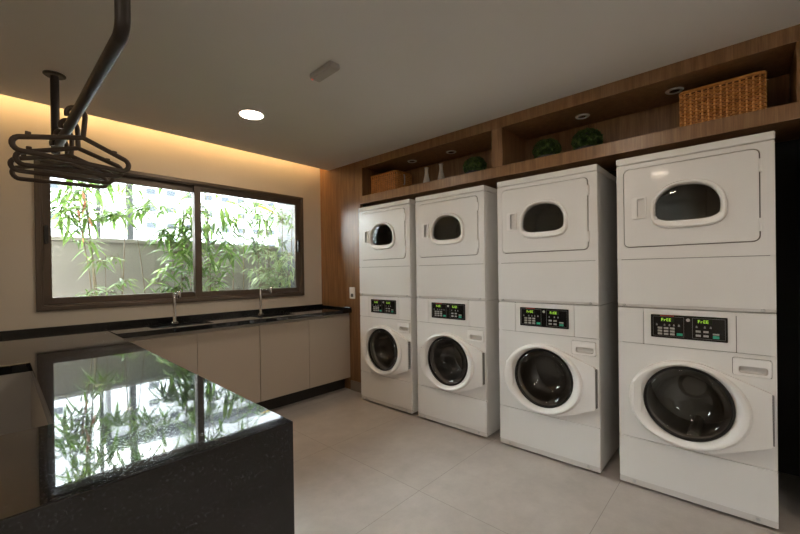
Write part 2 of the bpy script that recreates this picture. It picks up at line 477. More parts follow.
# topiary balls
def topiary(seed):
    rr = random.Random(seed)
    t = thing('topiary_ball', '', 'plant', group='clipped topiary balls on the shelf')
    MB().lathe([(0, 0), (.060, 0), (.068, .008), (.082, .062), (.078, .066), (.066, .045), (0, .042)], n=28, cap=False).build('pot', M['pot'], t)
    f = MB(); bm = f.bm
    for i in range(1500):
        u, v = rr.random(), rr.random(); th = 2 * PI * u; ph = math.acos(2 * v - 1)
        d = Vector((math.sin(ph) * math.cos(th), math.sin(ph) * math.sin(th), math.cos(ph)))
        c = Vector((0, 0, .118)) + Vector((d.x * .100, d.y * .100, d.z * .082)) * rr.uniform(.80, 1.03)
        n = (d + Vector((rr.uniform(-.8, .8), rr.uniform(-.8, .8), rr.uniform(-.5, .9)))).normalized()
        a = n.orthogonal().normalized(); a.rotate(Matrix.Rotation(rr.uniform(0, 6.28), 3, n)); b = n.cross(a)
        s = rr.uniform(.010, .017)
        vs = [bm.verts.new(c + a * s), bm.verts.new(c + b * s * .55 + n * .002), bm.verts.new(c - a * s), bm.verts.new(c - b * s * .55 + n * .002)]
        bm.faces.new(vs)
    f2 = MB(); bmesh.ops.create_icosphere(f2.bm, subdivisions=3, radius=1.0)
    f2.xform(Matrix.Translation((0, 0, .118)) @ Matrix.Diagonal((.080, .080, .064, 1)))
    f.build('foliage', M['box'], t, smooth=0)
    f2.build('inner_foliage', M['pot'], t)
    return t
tp = topiary(3); tp.location = (2.95, 1.765, 2.0825); tp['label'] = 'dark green topiary ball on the left shelf section beside the divider'
dup(tp, (2.95, 1.128, 2.0825), (0, 0, 1.1), label='left topiary ball of the pair on the right shelf section')
dup(tp, (2.95, .838, 2.0825), (0, 0, 2.4), label='right topiary ball of the pair, nearer the large basket')

# ----------------------------------------------------------------- washers and dryers
W = .672
DEP = .70
def segchar(mb, ch, x, z, w, h, y, t):
    segs = {'a': (x, x + w, z + h - t, z + h), 'd': (x, x + w, z, z + t), 'g': (x, x + w, z + h / 2 - t / 2, z + h / 2 + t / 2),
            'f': (x, x + t, z + h / 2, z + h), 'e': (x, x + t, z, z + h / 2), 'b': (x + w - t, x + w, z + h / 2, z + h), 'c': (x + w - t, x + w, z, z + h / 2)}
    for s in {'F': 'afge', 'r': 'eg', 'E': 'afged'}[ch]:
        a, b, c, d = segs[s]; mb.box(a, b, y - .0006, y, c, d)

def washer():
    t = thing('washing_machine', '', 'washing machine', group='front loading washers in the row')
    # cabinet shell: open front box (sides, back, top, bottom)
    c = MB()
    c.box(0, .02, .014, DEP, .022, 1.048); c.box(W - .02, W, .014, DEP, .022, 1.048)
    c.box(.02, W - .02, DEP - .02, DEP, .022, 1.048); c.box(.02, W - .02, .014, DEP - .02, 1.028, 1.048)
    c.box(.02, W - .02, .014, DEP - .02, .022, .06)
    c.build('cabinet', M['enamel'], t, smooth=0, bevel=.004)
    MB().plate([(.02, .06), (W - .02, .06), (W - .02, 1.028), (.02, 1.028)], [circle(.325, .548, .205, .205)], .013, .020).build('front_frame', M['enamel_gap'], t, smooth=0)
    for x in (.06, W - .06):
        for y in (.08, DEP - .08): MB().lathe([(.022, 0), (.022, .012), (.012, .014), (.012, .024)], (x, y, 0), n=14).build('foot', M['black_plastic'], t)
    # lower service panel
    p = MB().plate(rrect(0.001, W - .001, .052, .2925, .006, 3), [], 0, .013)
    p.build('kick_panel', M['enamel'], t, smooth=30, bevel=.002)
    MB().plate(rrect(.001, W - .001, .018, .0500, .004, 3), [], .003, .013).build('base_strip', M['drawer_well'], t, bevel=.002)
    for x in (.075, .60):
        MB().lathe([(.0, -.003), (.007, -.003), (.009, .0), (.009, .002)], (x, 0, .036), 'y', 14, cap=False).build('lock', M['badge'], t)
    # front panel with the door opening
    dr = rrect(.510, .655, .733, .823, .010)
    MB().plate(rrect(.001, W - .001, .2955, .842, .005, 3), [circle(.325, .548, .205, .205), dr], 0, .013).build('front_panel', M['enamel'], t, bevel=.0015)
    # soap drawer
    d = thing_part('soap_drawer', t)
    MB().plate(rrect(.5125, .6525, .7355, .8205, .009), [rrect(.535, .641, .747, .783, .012)], -.004, .012).build_into(d, M['plastic'], .0015)
    MB().loft([L3(rrect(.535, .641, .747, .783, .012), -.003), L3(rrect(.540, .636, .752, .783, .010), .0125)], cap1=True).build('grip_recess', M['drawer_well'], d)
    # control fascia: middle and two fillers
    MB().plate(rrect(.1315, .5255, .8455, 1.047, .004, 3), [], 0, .013).build('control_fascia', M['enamel'], t, bevel=.0015)
    MB().plate(rrect(.001, .1285, .8455, 1.047, .004, 3), [], 0, .013).build('filler_panel', M['enamel'], t, bevel=.0015)
    MB().plate(rrect(.5285, W - .001, .8455, 1.047, .004, 3), [], 0, .013).build('filler_panel', M['enamel'], t, bevel=.0015)
    # black control panel
    pan = MB().plate(rrect(.166, .495, .890, 1.017, .004, 3), [], -.004, 0).build('control_panel', M['panel_black'], t, bevel=.001)
    y = -.0042
    ol = MB()
    for a, b in ((.176, .316), (.352, .486)):
        for x0, x1, z0, z1 in ((a, b, 1.006, 1.0072), (a, b, .899, .9002), (a, a + .0012, .899, 1.007), (b - .0012, b, .899, 1.007)):
            ol.box(x0, x1, y - .0004, y + .0003, z0, z1)
    ol.build('outline', M['panel_line'], pan, smooth=0)
    k = MB()
    for i in range(11): k.box(.210 + i * .0058, .2145 + i * .0058, y - .0004, y + .0003, 1.0095, 1.0135)
    k.build('red_lettering', M['red_print'], pan, smooth=0)
    for a in (.212, .372):
        bx(a, a + .062, y - .0006, y + .0003, .978, 1.002).build('display', M['lcd'], pan, smooth=0)
        s = MB()
        for i, ch in enumerate('FrEE'): segchar(s, ch, a + .004 + i * .0115, .982, .0085, .016, y - .0006, .0024)
        s.build('display_digits', M['seg'], pan, smooth=0)
    ic = None
    for x in (.190, .226, .248, .268, .290, .366, .400, .424):
        if ic is None: ic = MB().plate([(0, 0), (.008, 0), (.008, .004), (.006, .011), (.002, .011), (0, .004)], [], -.0004, .0003).build('icon', M['icon'], pan, smooth=0); ic.location = (x, y, .956)
        else:
            q = ic.copy(); COL.objects.link(q); q.location = (x, y, .956)
    key = None
    for x, z in [(x, z) for z in (.938, .922, .906) for x in (.198, .226, .254)] + [(x, z) for z in (.932, .910) for x in (.366, .398)]:
        if key is None: key = bx(0, .021, -.001, .0005, 0, .011).build('button', M['key'], pan, smooth=0, bevel=.0008); key.location = (x, y, z)
        else:
            q = key.copy(); COL.objects.link(q); q.location = (x, y, z)
    for x in (.284, .436):
        bx(x, x + .026, y - .001, y + .0005, .906, .920).build('start_button', M['start'], pan, smooth=0)
    bx(.436, .462, y - .001, y + .0005, .924, .932).build('button', M['key'], pan, smooth=0)
    MB().lathe([(0, y - .001), (.0075, y - .001), (.009, y + .0004)], (.334, 0, .994), 'y', 16, cap=False).build('badge', M['badge'], pan)
    # drum
    MB().lathe([(.198, .022), (.205, .028), (.205, .05), (.198, .06), (.196, .07), (.23, .09), (.23, .42), (.0, .43)], (.325, 0, .548), 'y', 48, cap=False).build('drum', M['drum'], t)
    dv = MB()
    for q in range(3):
        a = q * 2 * PI / 3 + .6; c_, s_ = math.cos(a), math.sin(a)
        dv.tube([(.325 + c_ * .21, .10, .548 + s_ * .21), (.325 + c_ * .21, .41, .548 + s_ * .21)], .03, 10)
    dv.lathe([(.0, .40), (.06, .402), (.085, .425)], (.325, 0, .548), 'y', 24, cap=False)
    dv.build('drum_lifters', M['drum_dark'], t)
    # door: oval ring with hinge wing
    cx, cz = .322, .543
    n = 64
    rr = MB()
    rr.loft([L3(circle(cx, cz, .266, .234, n), .0), L3(circle(cx, cz, .266, .234, n), -.026), L3(circle(cx, cz, .262, .230, n), -.040),
             L3(circle(cx, cz, .252, .221, n), -.048), L3(circle(cx + .001, cz + .001, .240, .213, n), -.048), L3(circle(.324, .546, .222, .207, n), -.040),
             L3(circle(.325, .548, .203, .200, n), -.026), L3(circle(.325, .548, .198, .198, n), -.018), L3(circle(.325, .548, .196, .196, n), .0)])
    w = [(.36, .771), (.40, .767), (.52, .720), (.647, .668), (.652, .660), (.654, .418), (.649, .409), (.52, .352), (.44, .322), (.38, .314)]
    hole = circle(.325, .548, .215, .206, 40)
    # wing as a sloped solid from the ring to the hinge side
    bm = rr.bm
    prof = []
    for (x, z) in w:
        s = max(0, (x - .36) / .29)
        prof.append((x, z, -(.040 - .012 * s)))
    top = [bm.verts.new((x, yy, z)) for x, z, yy in prof]; bot = [bm.verts.new((x, 0, z)) for x, z, yy in prof]
    # inner edge of the wing follows the ring
    inn = [(.325 + .232 * math.cos(a), .546 + .215 * math.sin(a)) for a in [math.radians(-76 + 152 * i / 9) for i in range(10)]][::-1]
    itop = [bm.verts.new((x, -.036, z)) for x, z in inn]
    for i in range(len(w) - 1):
        bm.faces.new((top[i], top[i + 1], itop[i + 1], itop[i]))
        bm.faces.new((top[i], bot[i], bot[i + 1], top[i + 1]))
    door = rr.build('door', M['plastic'], t, smooth=35)
    # grip plate on the left of the ring
    g = MB()
    sect = []
    for z0 in (.455, .458, .633, .636):
        yy = -.030 if z0 in (.455, .636) else -.051
        x0 = cx - .266 * math.sqrt(max(0, 1 - ((z0 - cz) / .234) ** 2)) - .002
        sect.append([(x0, 0.0, z0), (x0, yy * .8, z0), (x0 + .012, yy, z0), (.122, yy + .010, z0), (.127, yy + .026, z0), (.127, 0, z0)])
    g.loft(sect, True, True)
    g.build('door_handle', M['plastic'], door, smooth=35, bevel=.002)
    MB().lathe([(.197, -.018), (.193, -.022), (.186, -.022), (.184, -.018), (.184, -.002), (.188, .0), (.197, -.010)], (.325, 0, .548), 'y', 56, cap=False).build('gasket_ring', M['gasket'], door)
    MB().lathe([(.185, -.018), (.182, -.028), (.170, -.036), (.155, -.030), (.145, .0), (.136, .055), (.115, .085), (.07, .10), (.0, .105)], (.325, 0, .548), 'y', 56, cap=False).build('door_glass', M['bowl'], door, smooth=60)
    hg = MB()
    for i in range(16): hg.box(.6535, .6605, -.024, .0, .420 + i * .015, .432 + i * .015)
    hg.build('hinge', M['icon'], door, smooth=0)
    return t

def thing_part(name, parent):
    o = bpy.data.objects.new(name, bpy.data.meshes.new(name)); COL.objects.link(o); o.parent = parent
    return o
def build_into(self, o, material, bevel=0):
    old = o.data; o.data = self.mesh(o.name.split('.')[0], material); bpy.data.meshes.remove(old)
    if bevel:
        m = o.modifiers.new('bevel', 'BEVEL'); m.width = bevel; m.segments = 2; m.limit_method = 'ANGLE'; m.angle_limit = math.radians(40)
    return o
MB.build_into = build_into

ZJ, ZT, ZS, ZLID = 1.056, 1.930, 1.336, 1.886
def dryer():
    t = thing('tumble_dryer', '', 'dryer', group='tumble dryers stacked on the washers')
    b = 0
    z0, zt, zs, zl = 0.002, ZT - ZJ, ZS - ZJ, ZLID - ZJ
    c = MB()
    c.box(0, .02, .014, DEP, z0, zl); c.box(W - .02, W, .014, DEP, z0, zl)
    c.box(.02, W - .02, DEP - .02, DEP, z0, zl); c.box(.02, W - .02, .014, DEP - .02, z0, .03)
    c.build('cabinet', M['enamel'], t, smooth=0, bevel=.004)
    lid = MB().box(-.001, W + .001, -.002, DEP, zl + .002, zt)
    lid.build('top_lid', M['enamel'], t, smooth=0, bevel=.008, seg=3)
    do = rrect(.036, .620, 1.404 - ZJ, 1.860 - ZJ, .030)
    win = arch(.332, 1.605 - ZJ, .146, .130, .068)
    MB().plate([(.02, .03), (W - .02, .03), (W - .02, zl - .001), (.02, zl - .001)], [win], .013, .020).build('front_frame', M['enamel_gap'], t, smooth=0)
    MB().plate(rrect(.001, W - .001, zs + .0015, zl - .0005, .005, 3), [do], 0, .013).build('front_panel', M['enamel'], t, bevel=.002)
    MB().plate(rrect(.001, W - .001, .020, zs - .0015, .005, 3), [], 0, .013).build('lower_panel', M['enamel'], t, bevel=.002)
    MB().plate(rrect(.001, W - .001, .0055, .0185, .004, 3), [], .002, .013).build('base_strip', M['drawer_well'], t, bevel=.002)
    for x in (.034, .625):
        MB().lathe([(.0, -.004), (.006, -.004), (.009, .0), (.009, .002)], (x, 0, .012), 'y', 14, cap=False).build('lock', M['badge'], t)
    # door leaf
    hz0, hz1 = 1.567 - ZJ, 1.690 - ZJ
    slot = rrect(.106, .143, hz0 + .010, hz1 - .010, .010)
    door = MB().plate(rrect(.0408, .6152, 1.4088 - ZJ, 1.8552 - ZJ, .026), [win, slot], -.006, .010).build('door', M['enamel'], t, bevel=.0025)
    zc = 1.603 - ZJ
    zc = 1.605 - ZJ
    rg = MB().loft([L3(arch(.335, zc, .164, .150, .106), -.006), L3(arch(.335, zc, .162, .148, .104), -.018), L3(arch(.335, zc, .156, .143, .098), -.023),
                    L3(arch(.334, zc, .148, .134, .082), -.022), L3(arch(.332, zc, .141, .126, .066), -.012), L3(arch(.332, zc, .139, .124, .064), .012)])
    rg.build('window_frame', M['plastic'], door, smooth=40)
    inner = arch(.332, zc, .1395, .1245, .0645)
    def sc(k, y): return [(.332 + (x - .332) * k, y, zc + .02 + (z - zc - .02) * k) for x, z in inner]
    MB().loft([sc(1, -.004), sc(.93, -.0048), sc(.6, -.0056), sc(.2, -.006)], cap1=True).build('window_glass', M['dglass'], door, smooth=60)
    hd = MB().plate(rrect(.079, .151, hz0, hz1, .008), [slot], -.014, -.005)
    hd.build('door_handle', M['plastic'], door, bevel=.003)
    MB().loft([L3(slot, -.012), L3(slot, .003)], cap1=True).build('handle_recess', M['plastic'], door)
    for z in (1.742 - ZJ, 1.455 - ZJ):
        bx(.614, .6265, -.010, .0, z, z + .064).build('hinge', M['plastic'], t, smooth=0, bevel=.002)
    # drum inside
    MB().lathe([(.215, .05), (.26, .06), (.26, .50), (.0, .51)], (.336, 0, .555), 'y', 48, cap=False).build('drum', M['drum'], t)
    ba = MB()
    for q in range(4):
        a = q * PI / 2 + .75; c_, s_ = math.cos(a), math.sin(a)
        ba.tube([(.336 + c_ * .25, .08, .555 + s_ * .25), (.336 + c_ * .25, .49, .555 + s_ * .25)], .035, 8)
    ba.box(.345, .385, .47, .505, .35, .78)
    ba.build('drum_baffles', M['drum'], t)
    MB().plate(circle(.336, .555, .30, .28), [circle(.336, .555, .216, .216)], .022, .05).build('drum_collar', M['gasket'], t)
    return t

wm = washer(); dm = dryer()
ML = [2.856, 2.118, 1.338, .562]
order = ['beside the wooden wall panel', 'second from the wooden wall panel', 'third from the wooden wall panel', 'at the right end, nearest the camera']
for i, yl in enumerate(ML):
    wl = 'white front loading washing machine on the floor, ' + order[i]
    dl = 'white tumble dryer stacked on a washer, ' + order[i]
    rot = (0, 0, -PI / 2)
    if i == 0:
        wm.location = (XF, yl, 0); wm.rotation_euler = rot; wm['label'] = wl
        dm.location = (XF, yl, ZJ - .008); dm.rotation_euler = rot; dm['label'] = dl
    else:
        dup(wm, (XF, yl, 0), rot, wl); dup(dm, (XF, yl, ZJ - .008), rot, dl)

# ----------------------------------------------------------------- window
win = struct(bpy.data.objects.new('window_1', None)); COL.objects.link(win); win.location = (0, YW, 0)
def frame(x0, x1, z0, z1, w, y0, y1, name, bev=.003, wl=None, wr=None, wt=None, wbm=None):
    wl, wr, wt, wbm = wl or w, wr or w, wt or w, wbm or w
    return MB().plate([(x0, z0), (x1, z0), (x1, z1), (x0, z1)], [[(x0 + wl, z0 + wbm), (x1 - wr, z0 + wbm), (x1 - wr, z1 - wt), (x0 + wl, z1 - wt)]], y0, y1).build(name, M['bronze'], win, smooth=0, bevel=bev)
frame(WX0, WX1, WZ0, WZ1, .030, -.016, .0, 'architrave')
frame(WX0 + .013, WX1 - .013, WZ0 + .013, WZ1 - .013, .028, .0, .11, 'frame')
frame(.296, 1.372, 1.072, 2.094, .050, .052, .082, 'sash', wr=.055, wt=.058)
s2 = frame(1.314, 2.414, 1.072, 2.094, .050, .010, .040, 'sash', wl=.058)
bx(.345, 1.318, .064, .070, 1.121, 2.037).build('glass_pane', M['pane'], win, smooth=0)
bx(1.371, 2.365, .022, .028, 1.121, 2.045).build('glass_pane', M['pane'], win, smooth=0)
for (x, y) in ((.317, .050), (2.388, .008)):
    h = MB().plate(rrect(x - .011, x + .011, 1.515, 1.650, .011), [], y - .030, y + .003)
    h.build('pull_handle', M['black_plastic'], win, bevel=.003)

# ----------------------------------------------------------------- kitchen run under the window
ctop = thing('granite_countertop', 'black granite countertop with low upstand along the wall below the window', 'countertop', (0, YC, .84))
def holes_rect(x0, x1, y0, y1): return rrect(x0, x1, y0, y1, .03, 4)
SK = [(.850, 1.290, 3.245, 3.450), (1.685, 2.065, 3.245, 3.450)]
slab = MB().plate([(.612, 3.166), (2.700, 3.166), (2.700, YW - .001), (.612, YW - .001)], [holes_rect(*s) for s in SK], 0, .036)
# plate is in x-z: turn it flat (x, y, z) <- (x, z, -y)
slab.xform(Matrix(((1, 0, 0, 0), (0, 0, 1, -YC), (0, -1, 0, .0395), (0, 0, 0, 1))))
slab.build('slab', M['granite'], ctop, smooth=0, bevel=.002)
bx(-.62, 2.700, YW - .021 - YC, YW - .001 - YC, .0400, .0745).build('upstand', M['granite'], ctop, smooth=0, bevel=.002)
bx(2.681, 2.700, 3.169 - YC, YW - .022 - YC, .0400, .0610).build('side_upstand', M['granite'], ctop, smooth=0, bevel=.002)

def base_cabinet(x0, x1, seam, label):
    t = thing('base_cabinet', label, 'cabinet', (x0, YC, 0), group='handleless base cabinets under the window')
    wdt = x1 - x0
    cc = MB(); cc.box(0, .018, .022, .47, .135, .812); cc.box(wdt - .018, wdt, .022, .47, .135, .812)
    cc.box(.018, wdt - .018, .45, .47, .135, .812); cc.box(.018, wdt - .018, .022, .45, .135, .153)
    cc.build('carcass', M['carcass'], t, smooth=0)
    for a, b in ((0, seam - x0), (seam - x0, wdt)):
        bx(a + .0015, b - .0015, 0, .020, .136, .8135).build('door', M['greige'], t, smooth=0, bevel=.0015)
    MB().box(0, wdt, .012, .030, .8150, .838).build('grip_channel', M['alu'], t, smooth=0)
    bx(0, wdt, .10, .12, 0, .134).build('toe_kick', M['kick'], t, smooth=0)
    return t
base_cabinet(.624, 1.6565, 1.135, 'beige handleless base cabinet partly behind the granite island')
base_cabinet(1.6605, 2.6975, 2.172, 'beige handleless base cabinet ending at the wooden wall panel')

def sink(x0, x1, y0, y1, label):
    t = thing('kitchen_sink', label, 'sink', ((x0 + x1) / 2, (y0 + y1) / 2, .84), group='steel sinks under the window')
    hx, hy = (x1 - x0) / 2, (y1 - y0) / 2
    def lp(k, z): return [(a, b, z) for a, b in rrect(-hx - .001 + k, hx + .001 - k, -hy - .001 + k, hy + .001 - k, .03, 4)]
    MB().loft([lp(-.012, .002), lp(-.001, .0025), lp(0, 0), lp(.004, -.14), lp(.03, -.155)], cap1=True).build('bowl', M['steel'], t, smooth=40)
    MB().lathe([(.0, -.153), (.03, -.153), (.04, -.1545)], n=20, cap=False).build('drain', M['chrome'], t)
    return t
sink(*SK[0], 'steel sink in the granite counter under the left window pane')
sink(*SK[1], 'steel sink in the granite counter under the right window pane')

def faucet():
    t = thing('wall_faucet', '', 'faucet', group='chrome taps at the sinks')
    MB().lathe([(.0, .0), (.026, .0), (.026, .006), (.016, .012), (.0125, .03), (.0125, .245), (.010, .252), (0, .252)], n=20, cap=False).build('post', M['chrome'], t)
    MB().tube([(0, .0, .238), (0, -.06, .238), (0, -.118, .238)], .0085, 12).build('spout_arm', M['chrome'], t)
    MB().lathe([(.0, .205), (.008, .205), (.010, .212), (.0135, .218), (.0135, .262), (.010, .268), (0, .268)], (0, -.118, 0), n=16, cap=False).build('valve_head', M['chrome'], t)
    MB().tube([(0, -.118, .262), (0, -.150, .275)], .004, 8).build('lever', M['chrome'], t)
    return t
fa = faucet(); fa.name = 'faucet'; fa.location = (1.070, 3.500, .8797); fa['label'] = 'chrome tap behind the sink under the left window pane'
dup(fa, (1.826, 3.500, .8797), (0, 0, math.radians(24)), label='chrome tap behind the sink under the right window pane')

# ----------------------------------------------------------------- granite island
SKX = .022
def shear(v): return (v[0] + (v[1] - .892) * SKX, v[1], v[2])
isl = thing('granite_island', 'large polished black granite island counter in the left foreground', 'counter', (0, .892, 0))
top = MB().plate([(-.62, .892), (.551, .892), (.551, YW - .001), (-.62, YW - .001)], [[(-.50, 1.372), (.112, 1.372), (.110, 2.440), (-.50, 2.440)]], 0, .040)
top.xform(Matrix(((1, 0, 0, 0), (0, 0, 1, 0), (0, -1, 0, .88), (0, 0, 0, 1))))
es = [e for e in top.bm.edges if all(abs(v.co.z - .88) < 1e-4 for v in e.verts) and len({(round(f.normal.z) if f.normal.length else 0) for f in e.link_faces}) > 1]
bmesh.ops.recalc_face_normals(top.bm, faces=top.bm.faces)
es = [e for e in top.bm.edges if all(abs(v.co.z - .88) < 1e-4 for v in e.verts) and len(e.link_faces) == 2 and e.calc_face_angle(0) > .5]
bmesh.ops.bevel(top.bm, geom=es, offset=.0025, segments=2, affect='EDGES', profile=.5)
def finish(mb, name, material, parent, bevel=0):
    for v in mb.bm.verts: v.co = Vector(shear(v.co)) - Vector((0, .892, 0))
    return mb.build(name, material, parent, smooth=0, bevel=bevel)
finish(top, 'top_slab', M['granite'], isl)
finish(bx(-.62, .551, .892, .912, 0, .84), 'front_panel', M['granite'], isl)
finish(bx(.531, .551, .912, 3.13, 0, .84), 'side_panel', M['granite'], isl)
finish(bx(-.62, -.60, .9125, 3.60, 0, .8395), 'end_panel', M['granite'], isl)
ut = thing('utility_basin', 'deep grey basin sunk into the cutout of the granite island', 'basin', (-.195, 1.9, .84))
def ulp(k, z): return [tuple(Vector(shear((x, y, z))) - Vector((-.195, 1.9, .84))) for x, y in ((-.502 + k, 1.370 + k), (.113 - k, 1.370 + k), (.111 - k, 2.441 - k), (-.502 + k, 2.441 - k))]
MB().loft([ulp(-.015, .8388), ulp(.0, .8388), ulp(.001, .50), ulp(.02, .48)], cap1=True).build('basin_shell', M['basin'], ut, smooth=0)
MB().lathe([(.0, -.357), (.035, -.357), (.045, -.3585)], n=20, cap=False).build('drain', M['chrome'], ut)

# ----------------------------------------------------------------- hanging rail and hangers
RX, RZ, RY0, RY1 = .300, 2.018, 1.405, 2.981
rail = thing('clothes_rail', 'dark bronze pipe rail hanging from the ceiling over the island', 'rail', (RX, RY1, ZC))
def arc(c, r, a0, a1, n=8): return [(0, c[0] + r * math.cos(math.radians(a0 + (a1 - a0) * k / n)), c[1] + r * math.sin(math.radians(a0 + (a1 - a0) * k / n))) for k in range(n + 1)]
pl = [(0, RY0 - RY1, -.002)] + arc((RY0 - RY1 + .045, RZ - ZC + .045), .045, 180, 270) + [(.0, .0, RZ - ZC)]
MB().tube(pl, .0205, 18).build('rail_pipe', M['rail'], rail, smooth=50)
MB().tube([(0, 0, -.002), (0, 0, RZ - ZC - .025)], .0205, 18).build('post', M['rail'], rail, smooth=50)
for yy in (0, RY0 - RY1):
    MB().lathe([(.0, -.012), (.044, -.012), (.052, -.006), (.052, -.0005), (0, -.0005)], (0, yy, 0), n=28, cap=False).build('ceiling_flange', M['rail'], rail)

def hanger():
    t = thing('clothes_hanger', '', 'hanger', group='brown plastic hangers on the rail')
    # origin at rail centre
    hk = [(.0325 * math.cos(a), 0, .0325 * math.sin(a)) for a in [math.radians(205 - 205 * k / 14) for k in range(15)]]
    hk += [(.0325, 0, -.03), (.0310, 0, -.10)]
    MB().tube(hk, [.0115] + [.0105] * (len(hk) - 1), 10).build('hook', M['hanger'], t, smooth=50)
    e = []
    def arc2(cx, cz, r, a0, a1, n=8): return [(cx + r * math.cos(math.radians(a0 + (a1 - a0) * k / n)), 0, cz + r * math.sin(math.radians(a0 + (a1 - a0) * k / n))) for k in range(n + 1)]
    r = .030
    path = [(.030, 0, -.098)] + arc2(.180, -.186, r, 62, -90) + arc2(-.166, -.186, r, 270, 118)
    MB().tube(path, .0112, 10, closed=True).build('frame', M['hanger'], t, smooth=50)
    nt_ = MB()
    for s in (-1, 1):
        nt_.box(s * .150 - .010, s * .150 + .010, -.007, .007, -.142, -.127)
    nt_.build('strap_notches', M['hanger'], t, smooth=0, bevel=.003)
    return t
hg = hanger()
HG = [(2.27, 4.0, -3, 'brown plastic hanger on the rail, nearest the camera and topmost in view'),
      (2.48, -2.0, 3, 'brown plastic hanger on the rail, second from the camera'),
      (2.66, 1.0, -2, 'brown plastic hanger on the rail, third from the camera'),
      (2.84, -2.5, 4, 'brown plastic hanger on the rail, farthest from the camera and lowest in view')]
for i, (y, roll, yaw, lab) in enumerate(HG):
    loc = (RX, y, RZ - .0015); rot = (0, math.radians(roll), math.radians(yaw))
    if i == 0: hg.location = loc; hg.rotation_euler = rot; hg['label'] = lab
    else: dup(hg, loc, rot, lab)

# ----------------------------------------------------------------- ceiling fittings
def downlight():
    t = thing('ceiling_downlight', '', 'ceiling light', group='round warm downlights in the white ceiling')
    MB().lathe([(.078, -.003), (.082, -.006), (.090, -.005), (.094, 0), (.078, 0)], n=40, cap=False).build('trim_ring', M['lamp_ring'], t)
    MB().lathe([(.0, -.0045), (.05, -.0045), (.078, -.0035), (.078, -.0005), (0, -.0005)], n=40, cap=False).build('diffuser', M['lamp_on'], t)
    return t
dl = downlight()
for i, (x, y, lab) in enumerate([(1.358, 2.697, 'lit round downlight in the white ceiling before the window wall'),
                                 (1.415, .758, 'lit round downlight above the aisle facing the machines'),
                                 (-.60, .775, 'added unseen round downlight above the near left part of the room'),  # this lamp and the next two are unseen, added to light the room
                                 (1.40, -1.15, 'added unseen round downlight in the rear of the room near the machines'),
                                 (-.60, -1.15, 'added unseen round downlight in the rear left of the room')]):
    if i == 0: dl.location = (x, y, ZC); dl['label'] = lab
    else: dup(dl, (x, y, ZC), label=lab)

em = thing('emergency_light', 'small grey box with a red pilot light fixed to the ceiling', 'emergency light', (1.350, 1.795, ZC), (0, 0, math.radians(-2)))
MB().box(-.036, .036, -.105, .105, -.034, .0).build('housing', M['grey_box'], em, smooth=0, bevel=.010, seg=3)
bx(-.027, .027, -.080, .094, -.0365, -.030).build('diffuser', M['grey_box'], em, smooth=0, bevel=.003)
MB().lathe([(0, -.0385), (.0045, -.037), (.005, -.034)], (-.022, .092, 0), n=12, cap=False).build('pilot_light', M['red_led'], em)

led = bx(XL + .05, XW - .05, 3.44, 3.452, ZC + .092, ZC + .100).build('cove_light_strip', M['led'], smooth=0)
tag(led, 'warm light strip hidden in the ceiling cove along the window wall', 'light strip')

# wall socket
so = thing('wall_socket', 'white socket and switch plate on the wooden wall panel', 'socket', (XW, 3.150, 1.058), (0, 0, -PI / 2))
MB().plate(rrect(-.041, .041, -.062, .062, .006), [], -.009, 0).build('plate', M['socket'], so, bevel=.002)
MB().plate(rrect(-.022, .022, .006, .044, .004), [], -.012, -.008).build('switch', M['socket'], so, bevel=.0015)
MB().plate(rrect(-.020, .020, -.044, -.008, .008), [], -.0098, -.008).build('outlet', M['socket_hole'], so)

# ----------------------------------------------------------------- garden and street outside
GZ = .30
tag(bx(-5, 9, YW + .12, 9, GZ - .1, GZ).build('garden_ground', M['soil'], smooth=0), 'dark soil strip between the house and the garden wall', 'ground', kind='structure')
gw = thing('garden_wall', 'grey plastered boundary wall with flat cap outside the window', 'wall', (0, 4.9, GZ))
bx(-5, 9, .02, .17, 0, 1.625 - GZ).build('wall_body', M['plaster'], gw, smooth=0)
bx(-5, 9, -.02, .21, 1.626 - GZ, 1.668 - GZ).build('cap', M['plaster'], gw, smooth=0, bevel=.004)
ex = thing('house_wing', 'dark grey pier outside at the right edge of the window view', 'building', (2.80, 4.2, GZ))
bx(0, .5, 0, .65, 0, 4.0).build('pier', M['column'], ex, smooth=0)
# unseen slab added to shade the planted strip, with house wall below it
struct(bx(-5, 9, YW + .12, 5.25, 3.70, 3.90).build('shade_slab', M['exterior'], smooth=0))
struct(bx(-5, 9, YW + .10, YW + .14, 2.75, 3.70).build('trim_2', M['exterior'], smooth=0))
for x, hw, lab in ((1.32, .036, 'thicker grey post beyond the garden wall, seen behind the thin bamboo'), (.99, .022, 'thinner grey post beyond the garden wall, nearer the left window edge')):
    t = thing('street_post', lab, 'post', (x, 6.0, GZ), group='grey posts beyond the garden wall')
    sh_ = MB(); sh_.box(-hw, hw, -hw, hw, .02, 3.6)
    sh_.build('shaft', M['column'], t, smooth=0, bevel=.01)
    bx(-.12, .12, -.12, .12, 0, .02).build('foot_plate', M['facade_grey'], t, smooth=0)

